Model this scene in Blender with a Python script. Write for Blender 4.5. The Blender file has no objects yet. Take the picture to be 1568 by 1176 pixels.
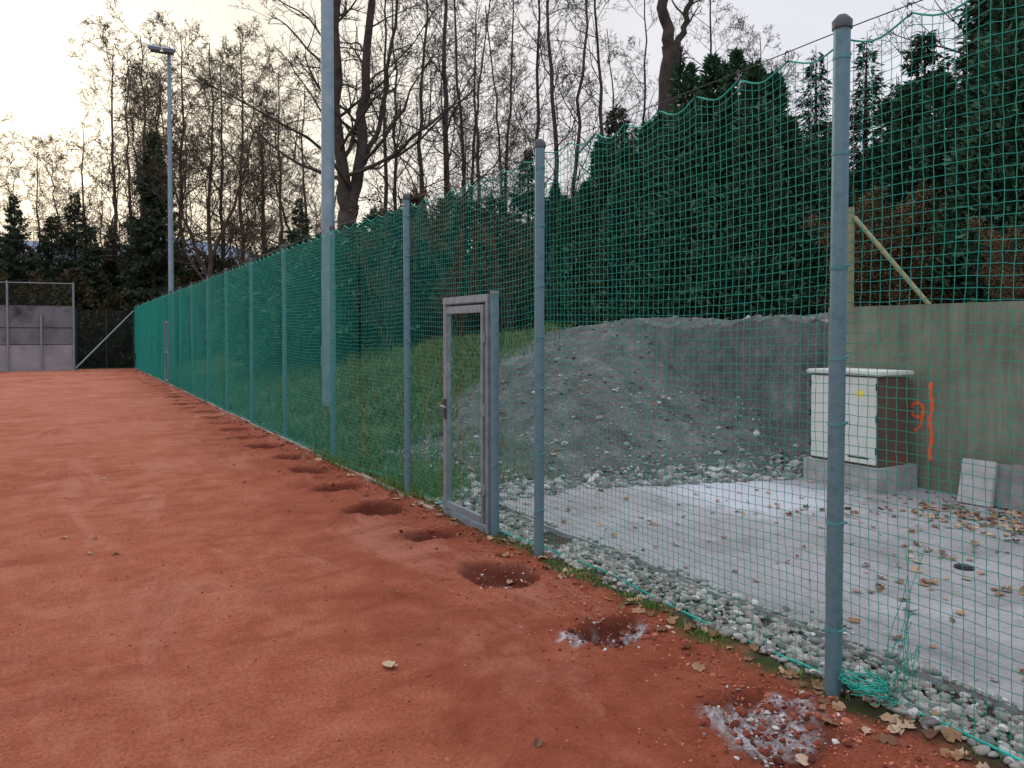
import bpy, bmesh, math
import numpy as np
from mathutils import Vector
R = math.radians
scene = bpy.context.scene
COL = scene.collection

# ------------------------------------------------------------------ helpers
def new_mat(name):
    m = bpy.data.materials.new(name); m.use_nodes = True
    nt = m.node_tree
    for n in list(nt.nodes): nt.nodes.remove(n)
    out = nt.nodes.new('ShaderNodeOutputMaterial')
    b = nt.nodes.new('ShaderNodeBsdfPrincipled')
    nt.links.new(b.outputs[0], out.inputs[0])
    return m, nt, b
def N(nt, t, **kw):
    n = nt.nodes.new(t)
    for k, v in kw.items(): setattr(n, k, v)
    return n
def noise(nt, vec, scale, detail=5, rough=.55, dist=0):
    n = N(nt, 'ShaderNodeTexNoise'); n.inputs['Scale'].default_value = scale
    n.inputs['Detail'].default_value = detail; n.inputs['Roughness'].default_value = rough
    n.inputs['Distortion'].default_value = dist
    if vec is not None: nt.links.new(vec, n.inputs['Vector'])
    return n.outputs['Fac']
def ramp(nt, fac, stops):
    r = N(nt, 'ShaderNodeValToRGB'); cr = r.color_ramp
    while len(cr.elements) < len(stops): cr.elements.new(.5)
    for e, (p, c) in zip(cr.elements, stops):
        e.position = p; e.color = (c[0], c[1], c[2], 1) if not isinstance(c, (int, float)) else (c, c, c, 1)
    nt.links.new(fac, r.inputs[0]); return r.outputs[0]
def mix(nt, fac, a, b, mode='MIX'):
    m = N(nt, 'ShaderNodeMix', data_type='RGBA', blend_type=mode)
    for sock, v in ((m.inputs[0], fac), (m.inputs[6], a), (m.inputs[7], b)):
        if isinstance(v, (int, float)): sock.default_value = v
        elif isinstance(v, tuple): sock.default_value = (v[0], v[1], v[2], 1)
        else: nt.links.new(v, sock)
    return m.outputs[2]
def mth(nt, op, a, b=0.0, clamp=False):
    m = N(nt, 'ShaderNodeMath', operation=op); m.use_clamp = clamp
    for s, v in ((m.inputs[0], a), (m.inputs[1], b)):
        if isinstance(v, (int, float)): s.default_value = v
        else: nt.links.new(v, s)
    return m.outputs[0]
def attr(nt, name):
    a = N(nt, 'ShaderNodeAttribute', attribute_name=name); return a.outputs['Fac']
def bump(nt, b, h, strength=.3, dist=.01):
    n = N(nt, 'ShaderNodeBump'); n.inputs['Strength'].default_value = strength
    n.inputs['Distance'].default_value = dist
    nt.links.new(h, n.inputs['Height']); nt.links.new(n.outputs[0], b.inputs['Normal'])
def pm(name, c1, c2, scale=5, rough=.8, metal=0, bmp=.2, bdist=.004, bscale=None, island=False, c3=None, spec=.3):
    m, nt, b = new_mat(name)
    tc = N(nt, 'ShaderNodeTexCoord').outputs['Object']
    if island:
        g = N(nt, 'ShaderNodeNewGeometry').outputs['Random Per Island']
        st = [(0, c1), (1, c2)] if c3 is None else [(0, c1), (.5, c2), (1, c3)]
        col = ramp(nt, g, st)
    else:
        st = [(.3, c1), (.7, c2)] if c3 is None else [(.25, c1), (.5, c2), (.75, c3)]
        col = ramp(nt, noise(nt, tc, scale, 6, .6), st)
    nt.links.new(col, b.inputs['Base Color'])
    b.inputs['Roughness'].default_value = rough; b.inputs['Metallic'].default_value = metal
    b.inputs['Specular IOR Level'].default_value = spec
    if bmp: bump(nt, b, noise(nt, tc, bscale or scale*6, 4), bmp, bdist)
    return m
def mk(name, parts, mats, parent=None, smooth=False, loc=None):
    me = bpy.data.meshes.new(name)
    Vs, idx, starts, mi = [], [], [], []
    vo = 0; lo = 0
    for V, F, m in parts:
        V = np.asarray(V, np.float32).reshape(-1, 3); F = np.asarray(F, np.int64)
        if len(F) == 0: continue
        Vs.append(V); k = F.shape[1]
        idx.append((F+vo).ravel()); starts.append(lo+np.arange(len(F))*k)
        mi.append(np.full(len(F), m))
        vo += len(V); lo += F.size
    V = np.concatenate(Vs); idx = np.concatenate(idx).astype(np.int32)
    starts = np.concatenate(starts).astype(np.int32); mi = np.concatenate(mi).astype(np.int32)
    me.vertices.add(len(V)); me.vertices.foreach_set('co', V.ravel())
    me.loops.add(len(idx)); me.loops.foreach_set('vertex_index', idx)
    me.polygons.add(len(starts)); me.polygons.foreach_set('loop_start', starts)
    me.polygons.foreach_set('material_index', mi)
    me.polygons.foreach_set('use_smooth', np.full(len(starts), smooth))
    for m in mats: me.materials.append(m)
    me.update(calc_edges=True)
    o = bpy.data.objects.new(name, me); COL.objects.link(o)
    if parent: o.parent = parent
    if loc is not None: o.location = loc
    return o
def empty(name):
    e = bpy.data.objects.new(name, None); COL.objects.link(e); e.empty_display_size = .2; return e
def inst(name, me, loc, rz=0, s=1, parent=None):
    o = bpy.data.objects.new(name, me); COL.objects.link(o)
    o.location = loc; o.rotation_euler = (0, 0, rz)
    o.scale = s if isinstance(s, tuple) else (s, s, s)
    if parent: o.parent = parent
    return o
def tubes(P, Rr, S):
    P = np.asarray(P, float); Rr = np.asarray(Rr, float)
    M, n, _ = P.shape
    T = np.gradient(P, axis=1); T /= np.linalg.norm(T, axis=2, keepdims=True)+1e-9
    tm = np.abs(T.mean(1)); tm /= np.linalg.norm(tm, axis=1, keepdims=True)+1e-9
    ref = np.where(tm[:, 2:3] < .85, np.array([[0, 0, 1.]]), np.array([[1., 0, 0]]))
    U = np.cross(T, ref[:, None, :]); U /= np.linalg.norm(U, axis=2, keepdims=True)+1e-9
    W = np.cross(T, U)
    a = np.arange(S)*2*np.pi/S
    V = P[:, :, None, :]+Rr[:, :, None, None]*(U[:, :, None, :]*np.cos(a)[None, None, :, None]+W[:, :, None, :]*np.sin(a)[None, None, :, None])
    base = (np.arange(M)[:, None, None]*n+np.arange(n-1)[None, :, None])*S
    s0 = np.arange(S)[None, None, :]; s1 = (s0+1) % S
    F = np.stack([base+s0, base+s1, base+S+s1, base+S+s0], -1).reshape(-1, 4)
    return V.reshape(-1, 3), F
def tube(pts, r, S=10):
    pts = np.array(pts, float)
    r = np.full(len(pts), r) if np.isscalar(r) else np.array(r)
    V, F = tubes(pts[None], r[None], S)
    n = len(pts)
    V = np.vstack([V, pts[0], pts[-1]])
    k = len(V)
    caps = [[k-2, (i+1) % S, i] for i in range(S)]+[[k-1, (n-1)*S+i, (n-1)*S+(i+1) % S] for i in range(S)]
    return V, F, np.array(caps)
def tube_obj(name, segs, mat, parent=None, S=10, smooth=True):
    parts = []
    for pts, r in segs:
        V, F, C = tube(pts, r, S)
        parts.append((V, F, 0)); parts.append((V, C, 0))
    return mk(name, parts, [mat], parent, smooth)
def box(name, x0, x1, y0, y1, z0, z1, mat, parent=None, bev=.005, seg=2):
    bm = bmesh.new(); bmesh.ops.create_cube(bm, size=1)
    for v in bm.verts:
        v.co = Vector(((x0+x1)/2+v.co.x*(x1-x0), (y0+y1)/2+v.co.y*(y1-y0), (z0+z1)/2+v.co.z*(z1-z0)))
    if bev: bmesh.ops.bevel(bm, geom=bm.edges[:], offset=bev, segments=seg, affect='EDGES')
    me = bpy.data.meshes.new(name); bm.to_mesh(me); bm.free(); me.materials.append(mat)
    o = bpy.data.objects.new(name, me); COL.objects.link(o)
    if parent: o.parent = parent
    return o
_rt = np.random.RandomState(7).rand(256, 256)
def vn(x, y, s=1., seed=0):
    x = np.asarray(x, float)*s+seed*17.3; y = np.asarray(y, float)*s+seed*31.7
    xi = np.floor(x).astype(int); yi = np.floor(y).astype(int); fx = x-xi; fy = y-yi
    fx = fx*fx*(3-2*fx); fy = fy*fy*(3-2*fy)
    g = lambda a, b: _rt[a % 256, b % 256]
    return (g(xi, yi)*(1-fx)+g(xi+1, yi)*fx)*(1-fy)+(g(xi, yi+1)*(1-fx)+g(xi+1, yi+1)*fx)*fy
def fbm(x, y, s=1., seed=0, o=4):
    t = 0; a = .5
    for k in range(o): t = t+a*vn(x, y, s*2**k, seed+k); a *= .5
    return t/(1-.5**o)
def sst(a, b, x):
    t = np.clip((x-a)/(b-a), 0, 1); return t*t*(3-2*t)

# ------------------------------------------------------------------ terrain
FX = 3.0
PITS = [(2.50, 2.18)] + [(2.50+.04*math.sin(i*2.1), 2.18+1.14*i) for i in range(1, 26)]
def foot(x): return 6.75-.33*(x-4)
def bankh(x, y):
    w = (vn(x, y, .7, 3)-.5)*.7
    a = (x-3.75)+w*.5
    b = y-foot(x)+w
    b = np.where(x > 7.72, 20, b)
    k = .9
    h = np.clip(.5+.5*(b-a)/k, 0, 1)
    t = b*(1-h)+a*h-k*h*(1-h)
    H = 1.84-.45*sst(10, 17, y)
    wid = 4.3+.5*sst(9, 14, y)
    u = np.clip(t/wid, 0, 1)
    z = H*(.35*u+.65*u*u*(3-2*u))
    back = sst(7.66, 7.80, x)*(1-sst(5.6, 6.6, y))
    z = np.maximum(z, back*1.84)
    return z*(1-sst(38, 46, y)*.4)
def terr(x, y):
    x = np.asarray(x, float); y = np.asarray(y, float)
    z = (fbm(x, y, .6, 1)-.5)*.025+(fbm(x, y, 9, 2)-.5)*.012
    edge = sst(2.45, 2.9, x)*(1-sst(3.4, 3.5, x))
    z += edge*((fbm(x, y, 7, 5)-.5)*.06-.005)
    pit = np.zeros_like(z); chalk = np.zeros_like(z)
    for i, (px, py) in enumerate(PITS):
        s1 = 1+.18*math.sin(i*5.1); s2 = 1+.2*math.cos(i*3.3)
        dx = (x-px)/(.26*s1); dy = (y-py)/(.23*s2)
        rr = np.sqrt(dx*dx+dy*dy)+(fbm(x, y, 4, 9+i, 4)-.5)*1.25
        dep = .095 if i != 0 else .05
        z -= dep*(1-sst(.35, 1.0, rr))
        z += .035*np.exp(-((rr-1.2)/.25)**2)*(fbm(x, y, 8, 4)*1.4-.1)
        pit = np.maximum(pit, 1-sst(.7, 1.35, rr))
        if i < 3:
            cx, cy = [(0.0, 0.02), (-.05, .0), (.03, -.10)][i]
            cr = np.sqrt(((x-px-cx)/(.30, .26, .14)[i])**2+((y-py-cy)/(.22, .13, .07)[i])**2)+(fbm(x, y, 9, 20+i)-.5)*(1.5, 1.5, .5)[i]
            chalk = np.maximum(chalk, (1-sst(.55, .95, cr))*((.85, .9, 1.)[i]))
            if i == 0: z += .05*(1-sst(.3, .9, cr))*fbm(x, y, 22, 8)
    bz = bankh(x, y)*sst(3.2, 3.9, x)
    z = z+bz
    gul = fbm(x*.9+y*.45, y*.25-x*.2, 3.2, 14)
    z += sst(.05, .4, bz)*((fbm(x, y, 1.6, 6)-.5)*.22+(fbm(x, y, 8, 7)-.5)*.07+(gul-.5)*.16)
    pad = sst(3.5, 3.6, x)*(1-sst(7.6, 7.7, x))*(1-sst(-.35, .1, y-foot(x)))
    z -= pad*.06
    far = sst(60, 160, np.sqrt(x*x+y*y))
    z += far*fbm(x, y, .01, 11)*4-far*2
    return z, pit, chalk, bz
def geo(a, b, n, s):
    t = np.linspace(0, 1, n)
    return a+(b-a)*(np.exp(s*t)-1)/(math.exp(s)-1)
xs = np.unique(np.concatenate([-geo(14, 500, 22, 4), np.arange(-14, -3, .18), np.arange(-3, .5, .05), np.arange(.5, 3.8, .03), np.arange(3.8, 8.6, .04), np.arange(8.6, 22, .22), np.arange(22, 60, 1.2), geo(60, 600, 20, 3)]))
ys = np.unique(np.concatenate([-geo(2, 300, 16, 4), np.arange(-2, .6, .2), np.arange(.6, 6, .03), np.arange(6, 12.5, .045), np.arange(12.5, 46, .16), np.arange(46, 90, 1.5), geo(90, 900, 22, 3)]))
X, Y = np.meshgrid(xs, ys)
Z, PIT, CHALK, BZ = terr(X, Y)
nx, ny = len(xs), len(ys)
I = np.arange(nx*ny).reshape(ny, nx)
F = np.stack([I[:-1, :-1], I[:-1, 1:], I[1:, 1:], I[1:, :-1]], -1).reshape(-1, 4)
court = (1-sst(2.86, 3.02, X+(fbm(X, Y, 5, 30)-.5)*.3))*sst(-16, -15.5, X)*(1-sst(40.9, 41.2, Y))
gravel = sst(3.0, 3.08, X)*(1-sst(3.6, 3.7, X))*(1-sst(6.2, 7.0, Y))
def grassline(x, y): return y-.80*(x-4)+(fbm(x, y, 1.2, 33)-.5)*3.0
soil = sst(.0, .12, BZ)*(1-sst(8.9, 10.3, grassline(X, Y)))
soil = np.maximum(soil, sst(3.5, 3.7, X)*(1-sst(6.9, 7.4, Y)))
damp = sst(.9, 2.5, X+(fbm(X, Y, .9, 35)-.5)*2.0)*(1-.45*sst(8, 22, Y))
dry = sst(7, 24, Y)

gm, nt, b = new_mat('ground_mat')
tc = N(nt, 'ShaderNodeTexCoord').outputs['Object']
n1 = noise(nt, tc, .55, 7, .62, .6); n2 = noise(nt, tc, 3.0, 8, .7, .3); n3 = noise(nt, tc, 55, 5, .75); n4 = noise(nt, tc, 220, 2, .6)
clay = ramp(nt, n1, [(.3, (.34, .082, .038)), (.48, (.43, .125, .063)), (.6, (.50, .175, .102)), (.72, (.42, .13, .068))])
clay = mix(nt, .6, clay, ramp(nt, n2, [(.25, (.23, .05, .023)), (.45, (.39, .105, .053)), (.58, (.48, .155, .088)), (.75, (.58, .22, .14))]))
clay = mix(nt, mth(nt, 'MULTIPLY', attr(nt, 'dry'), ramp(nt, n1, [(.35, .15), (.6, .65)])), clay, (.53, .205, .135))
clay = mix(nt, .85, clay, ramp(nt, n3, [(.3, (.55, .5, .48)), (.48, (.97, .97, .97)), (.7, (1.42, 1.48, 1.5))]), 'MULTIPLY')
clay = mix(nt, mth(nt, 'MULTIPLY', attr(nt, 'damp'), .62), clay, ramp(nt, n2, [(.3, (.17, .033, .015)), (.55, (.30, .07, .035)), (.75, (.42, .12, .066))]))
st = N(nt, 'ShaderNodeMapping'); st.inputs['Scale'].default_value = (1.1, .35, 1); st.inputs['Rotation'].default_value = (0, 0, .5); nt.links.new(tc, st.inputs[0])
streak = ramp(nt, noise(nt, st.outputs[0], 1.1, 8, .7, .8), [(.53, 0.), (.62, 1.)])
clay = mix(nt, mth(nt, 'MULTIPLY', streak, .45), clay, (.56, .235, .16))
st2 = N(nt, 'ShaderNodeMapping'); st2.inputs['Scale'].default_value = (.5, 1.6, 1); st2.inputs['Rotation'].default_value = (0, 0, .9); nt.links.new(tc, st2.inputs[0])
streak2 = ramp(nt, noise(nt, st2.outputs[0], 1.7, 8, .72, 1.0), [(.52, 0.), (.64, 1.)])
clay = mix(nt, mth(nt, 'MULTIPLY', streak2, .45), clay, (.25, .053, .025))
clay = mix(nt, mth(nt, 'MULTIPLY', attr(nt, 'pit'), .85), clay, (.10, .022, .012))
chk = mth(nt, 'MULTIPLY', attr(nt, 'chalk'), ramp(nt, noise(nt, tc, 25, 5, .7), [(.35, .35), (.52, 1.)]))
clay = mix(nt, chk, clay, ramp(nt, noise(nt, tc, 16, 5, .7), [(.35, (.20, .14, .125)), (.48, (.40, .36, .355)), (.6, (.70, .69, .70))]))
soilc = ramp(nt, noise(nt, tc, 2.2, 8, .75), [(.3, (.075, .077, .07)), (.5, (.14, .142, .133)), (.7, (.23, .23, .215))])
gm2 = N(nt, 'ShaderNodeMapping'); gm2.inputs['Scale'].default_value = (2.6, .6, .6); gm2.inputs['Rotation'].default_value = (0, 0, .55); nt.links.new(tc, gm2.inputs[0])
soilc = mix(nt, .7, soilc, ramp(nt, noise(nt, gm2.outputs[0], 1.3, 7, .7, .6), [(.35, (.68, .68, .66)), (.52, (1, 1, 1)), (.66, (1.45, 1.45, 1.42))]), 'MULTIPLY')
soilc = mix(nt, .7, soilc, ramp(nt, noise(nt, tc, 35, 5, .8), [(.3, (.5, .5, .5)), (.5, (1, 1, 1)), (.72, (1.9, 1.9, 1.85))]), 'MULTIPLY')
grs = ramp(nt, noise(nt, tc, 1.8, 7, .7), [(.35, (.055, .045, .025)), (.5, (.06, .075, .022)), (.7, (.10, .13, .035))])
edgec = ramp(nt, noise(nt, tc, 9, 6, .7), [(.3, (.05, .035, .022)), (.6, (.13, .10, .075)), (.75, (.10, .11, .04))])
col = mix(nt, attr(nt, 'soil'), grs, soilc)
col = mix(nt, attr(nt, 'gravel'), col, edgec)
col = mix(nt, attr(nt, 'court'), col, clay)
nt.links.new(col, b.inputs['Base Color'])
b.inputs['Roughness'].default_value = .95; b.inputs['Specular IOR Level'].default_value = .12
wv = N(nt, 'ShaderNodeTexWave', wave_type='RINGS', rings_direction='Z'); wm = N(nt, 'ShaderNodeMapping')
wm.inputs['Location'].default_value = (.3, -4.8, 0); nt.links.new(tc, wm.inputs[0]); nt.links.new(wm.outputs[0], wv.inputs[0])
wv.inputs['Scale'].default_value = 9; wv.inputs['Distortion'].default_value = 6; wv.inputs['Detail'].default_value = 4; wv.inputs['Detail Scale'].default_value = .6
wmask = ramp(nt, noise(nt, tc, .9, 4), [(.5, 0.), (.62, 1.)])
hgt = mth(nt, 'ADD', mth(nt, 'MULTIPLY', n3, 1.5), mth(nt, 'MULTIPLY', n4, .8))
hgt = mth(nt, 'ADD', hgt, mth(nt, 'MULTIPLY', mth(nt, 'MULTIPLY', wv.outputs['Fac'], wmask), .4))
hgt = mth(nt, 'ADD', hgt, mth(nt, 'MULTIPLY', noise(nt, tc, 14, 5, .65), 2.4))
bump(nt, b, hgt, .9, .014)
ground = mk('ground', [(np.stack([X, Y, Z], -1).reshape(-1, 3), F, 0)], [gm], smooth=True)
for nm, A in (('court', court), ('gravel', gravel), ('soil', soil), ('damp', damp), ('dry', dry), ('pit', PIT*court), ('chalk', CHALK)):
    at = ground.data.attributes.new(nm, 'FLOAT', 'POINT'); at.data.foreach_set('value', A.ravel().astype(np.float32))
def hz(x, y): return float(terr(np.array([x]), np.array([y]))[0][0])

# ------------------------------------------------------------------ concrete yard
cm, nt, b = new_mat('pad_concrete')
tc = N(nt, 'ShaderNodeTexCoord').outputs['Object']
c = ramp(nt, noise(nt, tc, 1.1, 9, .72, .8), [(.3, (.15, .145, .14)), (.45, (.24, .232, .232)), (.58, (.29, .282, .287)), (.72, (.36, .352, .36))])
c = mix(nt, .85, c, ramp(nt, noise(nt, tc, 30, 7, .8), [(.3, (.6, .58, .56)), (.52, (1, 1, 1)), (.7, (1.2, 1.2, 1.2))]), 'MULTIPLY')
mp = N(nt, 'ShaderNodeMapping'); mp.inputs['Location'].default_value = (-5.9, -5.35, 0); nt.links.new(tc, mp.inputs[0])
ln = N(nt, 'ShaderNodeVectorMath', operation='LENGTH'); nt.links.new(mp.outputs[0], ln.inputs[0])
wp = mth(nt, 'SUBTRACT', mth(nt, 'ADD', .75, mth(nt, 'MULTIPLY', noise(nt, tc, 2.6, 8, .78, 1.2), 1.5)), ln.outputs['Value'])
wp = ramp(nt, wp, [(.5, 0.), (.95, 1.)])
c = mix(nt, mth(nt, 'MULTIPLY', wp, .65), c, (.50, .51, .55))
nt.links.new(c, b.inputs['Base Color']); b.inputs['Roughness'].default_value = .9
bump(nt, b, noise(nt, tc, 70, 6, .7), .4, .005)
py = np.arange(-4, foot(3.44)+.01, .06)
L = [(3.41+.09*float(fbm(0, y, 3, 1)), y) for y in py]
T = [(x, foot(x)+.05+.16*float(fbm(x, 0, 3, 2))) for x in np.arange(3.54, 7.6, .06)]
poly = L+T+[(7.62, 5.5), (7.62, -4)]
bm = bmesh.new(); f = bm.faces.new([bm.verts.new((x, y, .035)) for x, y in poly])
r = bmesh.ops.extrude_face_region(bm, geom=[f]); bmesh.ops.translate(bm, vec=(0, 0, -.12), verts=[v for v in r['geom'] if isinstance(v, bmesh.types.BMVert)])
bmesh.ops.recalc_face_normals(bm, faces=bm.faces[:])
me = bpy.data.meshes.new('concrete_pavement'); bm.to_mesh(me); bm.free(); me.materials.append(cm)
COL.objects.link(bpy.data.objects.new('concrete_pavement', me))

wm_, nt, b = new_mat('wall_concrete')
tc = N(nt, 'ShaderNodeTexCoord').outputs['Object']
c = ramp(nt, noise(nt, tc, 1.1, 8, .68, .5), [(.3, (.115, .125, .085)), (.5, (.185, .195, .142)), (.7, (.25, .255, .195))])
sm = N(nt, 'ShaderNodeMapping'); sm.inputs['Scale'].default_value = (6, 6, .5); nt.links.new(tc, sm.inputs[0])
c = mix(nt, .75, c, ramp(nt, noise(nt, sm.outputs[0], 1.6, 6, .7), [(.3, (.55, .55, .52)), (.6, (1.1, 1.1, 1.08))]), 'MULTIPLY')
nt.links.new(c, b.inputs['Base Color']); b.inputs['Roughness'].default_value = .9
bump(nt, b, noise(nt, tc, 45, 6, .7), .4, .005)
rw = empty('concrete_retaining_wall')
box('wall_slab', 7.62, 7.84, -5, 5.85, -.1, 1.93, wm_, rw, .012)
orange = pm('orange_spray', (.85, .10, .03), (.95, .20, .08), 30, .7, bmp=0)
def ribbon(name, pts, w, x, mat, parent):
    pts = np.array(pts, float); d = np.gradient(pts, axis=0); d /= np.linalg.norm(d, axis=1, keepdims=True)
    nrm = np.stack([-d[:, 1], d[:, 0]], 1); ww = (w*(1+.3*np.sin(np.arange(len(pts))*2.3)))[:, None]
    A = pts+nrm*ww; B = pts-nrm*ww; n = len(pts)
    V = np.vstack([np.c_[np.full(n, x), A], np.c_[np.full(n, x), B]])
    Fq = np.array([[i, i+1, n+i+1, n+i] for i in range(n-1)])
    return mk(name, [(V, Fq, 0)], [mat], parent)
ribbon('spray_line', [(4.61+.012*math.sin(i*1.3), 1.13-.066*i) for i in range(13)], .020, 7.616, orange, rw)
th = np.linspace(.2, 5.9, 16)
ribbon('spray_mark', [(4.755+.065*math.cos(t), .84+.075*math.sin(t)) for t in th], .017, 7.616, orange, rw)
ribbon('spray_mark_tail', [(4.70, .80), (4.705, .74), (4.73, .66), (4.79, .62)], .015, 7.6155, orange, rw)

# ------------------------------------------------------------------ net fence
steel = pm('post_steel', (.060, .135, .16), (.125, .215, .25), 14, .5, .3, .15, .002, 60, c3=(.08, .17, .20), spec=.5)
galv = pm('galvanised', (.15, .18, .20), (.27, .31, .33), 10, .5, .25, .12, .002, 60, spec=.4)
netm = pm('net_cord', (.008, .19, .14), (.02, .30, .23), 3, .6, bmp=0, c3=(.014, .24, .185))
cordm = pm('edge_cord', (.01, .30, .22), (.03, .42, .33), 8, .55, bmp=0)
wirem = pm('dark_wire', (.04, .045, .05), (.09, .09, .10), 8, .5, .5, 0)
clipm = pm('tie_clip', (.05, .20, .20), (.10, .27, .27), 8, .5, 0, 0)
fence = empty('sports_net_fence')
Y0, Y1 = -.35, 41.7
pY = [2.26+2.5*k for k in range(-1, 16)]
prng = np.random.RandomState(11)
segs = []; caps = []; ties = []
for k, y in enumerate(pY):
    lx, ly = prng.normal(0, .012, 2)
    if k == 1: lx, ly = -.0, -.02
    r = .036 if k < 3 else .033
    segs.append(([(FX, y, -.3), (FX+lx*.5, y+ly*.5, 1.5), (FX+lx, y+ly, 3.0)], r))
    caps.append(([(FX+lx, y+ly, 2.975), (FX+lx, y+ly, 3.01), (FX+lx, y+ly, 3.035)], [r+.007, r+.008, r*.6]))
    for z in (.3, .75, 1.2, 1.55, 1.95, 2.4, 2.8):
        z += prng.normal(0, .03)
        ties.append(([(FX+lx*z/3, y+ly*z/3, z-.007), (FX+lx*z/3, y+ly*z/3, z+.007)], r+.003))
        ties.append(([(FX-.01, y-r-.002, z), (FX+.015, y-r-.02, z+.012)], .006))
tube_obj('posts', segs, steel, fence, 18); tube_obj('post_caps', caps, wirem, fence, 16); tube_obj('post_ties', ties, clipm, fence, 14)
cell = .045
gy = np.arange(Y0, Y1, cell); gz = np.arange(0, 66)/65.
GY, GZ = np.meshgrid(gy, gz, indexing='ij')
HK = .3125
hook = np.abs(((GY-2.26)/HK) % 1-.5)*2
scal = 1-hook**1.6
amp = .055*(.6+.8*vn(GY, 0, 1.3, 3))
pp = ((GY-2.26)/2.5) % 1; bay = np.sin(pp*np.pi)
zz = .02+.02*vn(GY, 0, 2, 8)+2.92*GZ-amp*scal*np.exp(-(1-GZ)/.045)-.022*(1-np.exp(-(1-GZ)/.045))
zz += np.sin(GZ*np.pi)*(-.035*bay+(fbm(GY, GZ*3, .7, 41, 2)-.5)*.05)+(vn(GY*7, GZ*40, 3, 49)-.5)*.007
yy = GY+np.sin(GZ*np.pi)*((fbm(GY, GZ*3, 1.0, 44, 2)-.5)*.045)+(vn(GY*9, GZ*30, 3, 48)-.5)*.007
off = .045-.088*sst(8, 9.4, GY)
xx = FX+off+bay*((fbm(GY, GZ*3, .8, 47, 2)-.3)*.05)*np.sin(GZ*np.pi)*np.where(off > 0, 1, -.7)+.05*(1-GZ)**4*vn(GY, 0, 3, 9)*np.where(off > 0, 1, 0)
G = np.stack([xx, yy, zz], -1)
RV = .0016+.0008*sst(4, 12, G[..., 1])
Va, Fa = tubes(G, RV, 3)
Gt = G.transpose(1, 0, 2)
Vb, Fb = tubes(Gt, RV.T, 3)
DY0, DY1, DZ = 5.46, 6.36, 1.95
def cut(V, Fc):
    c = V[Fc].mean(1); inside = (c[:, 1] > DY0) & (c[:, 1] < DY1) & (c[:, 2] < DZ)
    return Fc[~inside]
mk('net', [(Va, cut(Va, Fa), 0), (Vb, cut(Vb, Fb), 0)], [netm], fence)
e = G[:, -1].copy()
V, Fq = tubes(e[None], np.full((1, len(e)), .0045), 5); parts = [(V, Fq, 0)]
bt = G[:, 0].copy(); bt[:, 0] += .02+.06*(vn(gy, 0, 1.5, 60)-.4); bt[:, 2] += .012
bt[:, 1] = gy
for seg in (bt[gy <= DY0], bt[gy >= DY1]):
    V, Fq = tubes(seg[None], np.full((1, len(seg)), .006), 5); parts.append((V, Fq, 0))
mk('net_edge_cord', parts, [cordm], fence)
wy = np.arange(Y0, Y1, .25); wz = 2.985-.012*np.sin((((wy-2.26)/2.5) % 1)*np.pi)
tube_obj('top_wire', [(np.stack([FX+.03-.06*sst(8, 9.4, wy), wy, wz], 1), .0028)], wirem, fence, 5)
hk = []
for y2 in np.arange(2.26-HK*9, Y1, HK):
    a = np.linspace(0, 2*np.pi, 9)
    hk.append((np.stack([FX+.035-.065*sst(8, 9.4, np.full(9, y2)), y2+.012*np.sin(a), 2.962+.028*np.cos(a)], 1), .0038))
tube_obj('carabiner_hooks', hk, wirem, fence, 5)
bn = []
r5 = np.random.RandomState(5)
for k in range(13):
    t = np.linspace(0, 1, 9); y = 2.02+r5.normal(0, .03)
    bn.append((np.stack([FX+.07+.02*np.sin(t*5+k), y-.10*t+.02*np.sin(t*7+k*2)+ (r5.rand()-.5)*.1*(1-t), .03+(.25+.5*r5.rand()**2)*t], 1), .0016))
for k in range(16):
    a = np.linspace(0, 5, 12)
    bn.append((np.stack([FX+.03+(.03+.07*r5.rand())*np.cos(a+k)+r5.normal(0, .012, 12), 2.12+(.03+.10*r5.rand())*np.sin(a+k)+r5.normal(0, .012, 12), .03+.05*r5.rand()+.01*a], 1), .0024))
tube_obj('bunched_net', bn, cordm, fence, 4)
kerbm = pm('kerb_concrete', (.17, .09, .065), (.34, .26, .22), 4, .9, bmp=.4)
ke = empty('edging_kerb')
for i, y in enumerate(np.arange(6.45, 40.5, 1.0)):
    box('kerb_stone_%d' % i, 2.90, 2.945, y+.006, y+.994, -.1, .018+.012*math.sin(i*1.7), kerbm, ke, .006, 1)

# ------------------------------------------------------------------ gate
gate = empty('fence_gate')
ya, yb = 5.49, 6.35
box('frame_post_hinge', 2.97, 3.03, yb-.055, yb, -.05, 1.93, galv, gate, .006)
box('frame_post_latch', 2.97, 3.03, ya, ya+.055, -.05, 1.93, galv, gate, .006)
box('frame_header', 2.967, 3.033, ya-.002, yb+.002, 1.885, 1.95, galv, gate, .006)
tube_obj('round_gate_post', [([(3.0, 5.43, -.2), (3.0, 5.43, 1.95)], .034)], steel, gate, 16)
tube_obj('round_gate_post_cap', [([(3.0, 5.43, 1.948), (3.0, 5.43, 1.97)], .037)], galv, gate, 16)
la, lb = ya+.065, yb-.065
box('leaf_stile_a', 2.955, 2.997, la, la+.042, .06, 1.865, galv, gate, .005)
box('leaf_stile_b', 2.955, 2.997, lb-.042, lb, .06, 1.865, galv, gate, .005)
box('leaf_rail_top', 2.9555, 2.9965, la+.042, lb-.042, 1.80, 1.865, galv, gate, .004)
box('leaf_rail_bottom', 2.9555, 2.9965, la+.042, lb-.042, .06, .12, galv, gate, .004)
box('threshold', 2.96, 3.03, ya+.056, yb-.056, -.04, .03, galv, gate, .005)
ly = np.arange(la+.04, lb-.03, .045); lz = np.arange(.12, 1.80, .045)
P1 = np.array([[(2.985, y, .1), (2.985, y+.004*math.sin(y*40), .95), (2.985, y, 1.81)] for y in ly])
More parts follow.
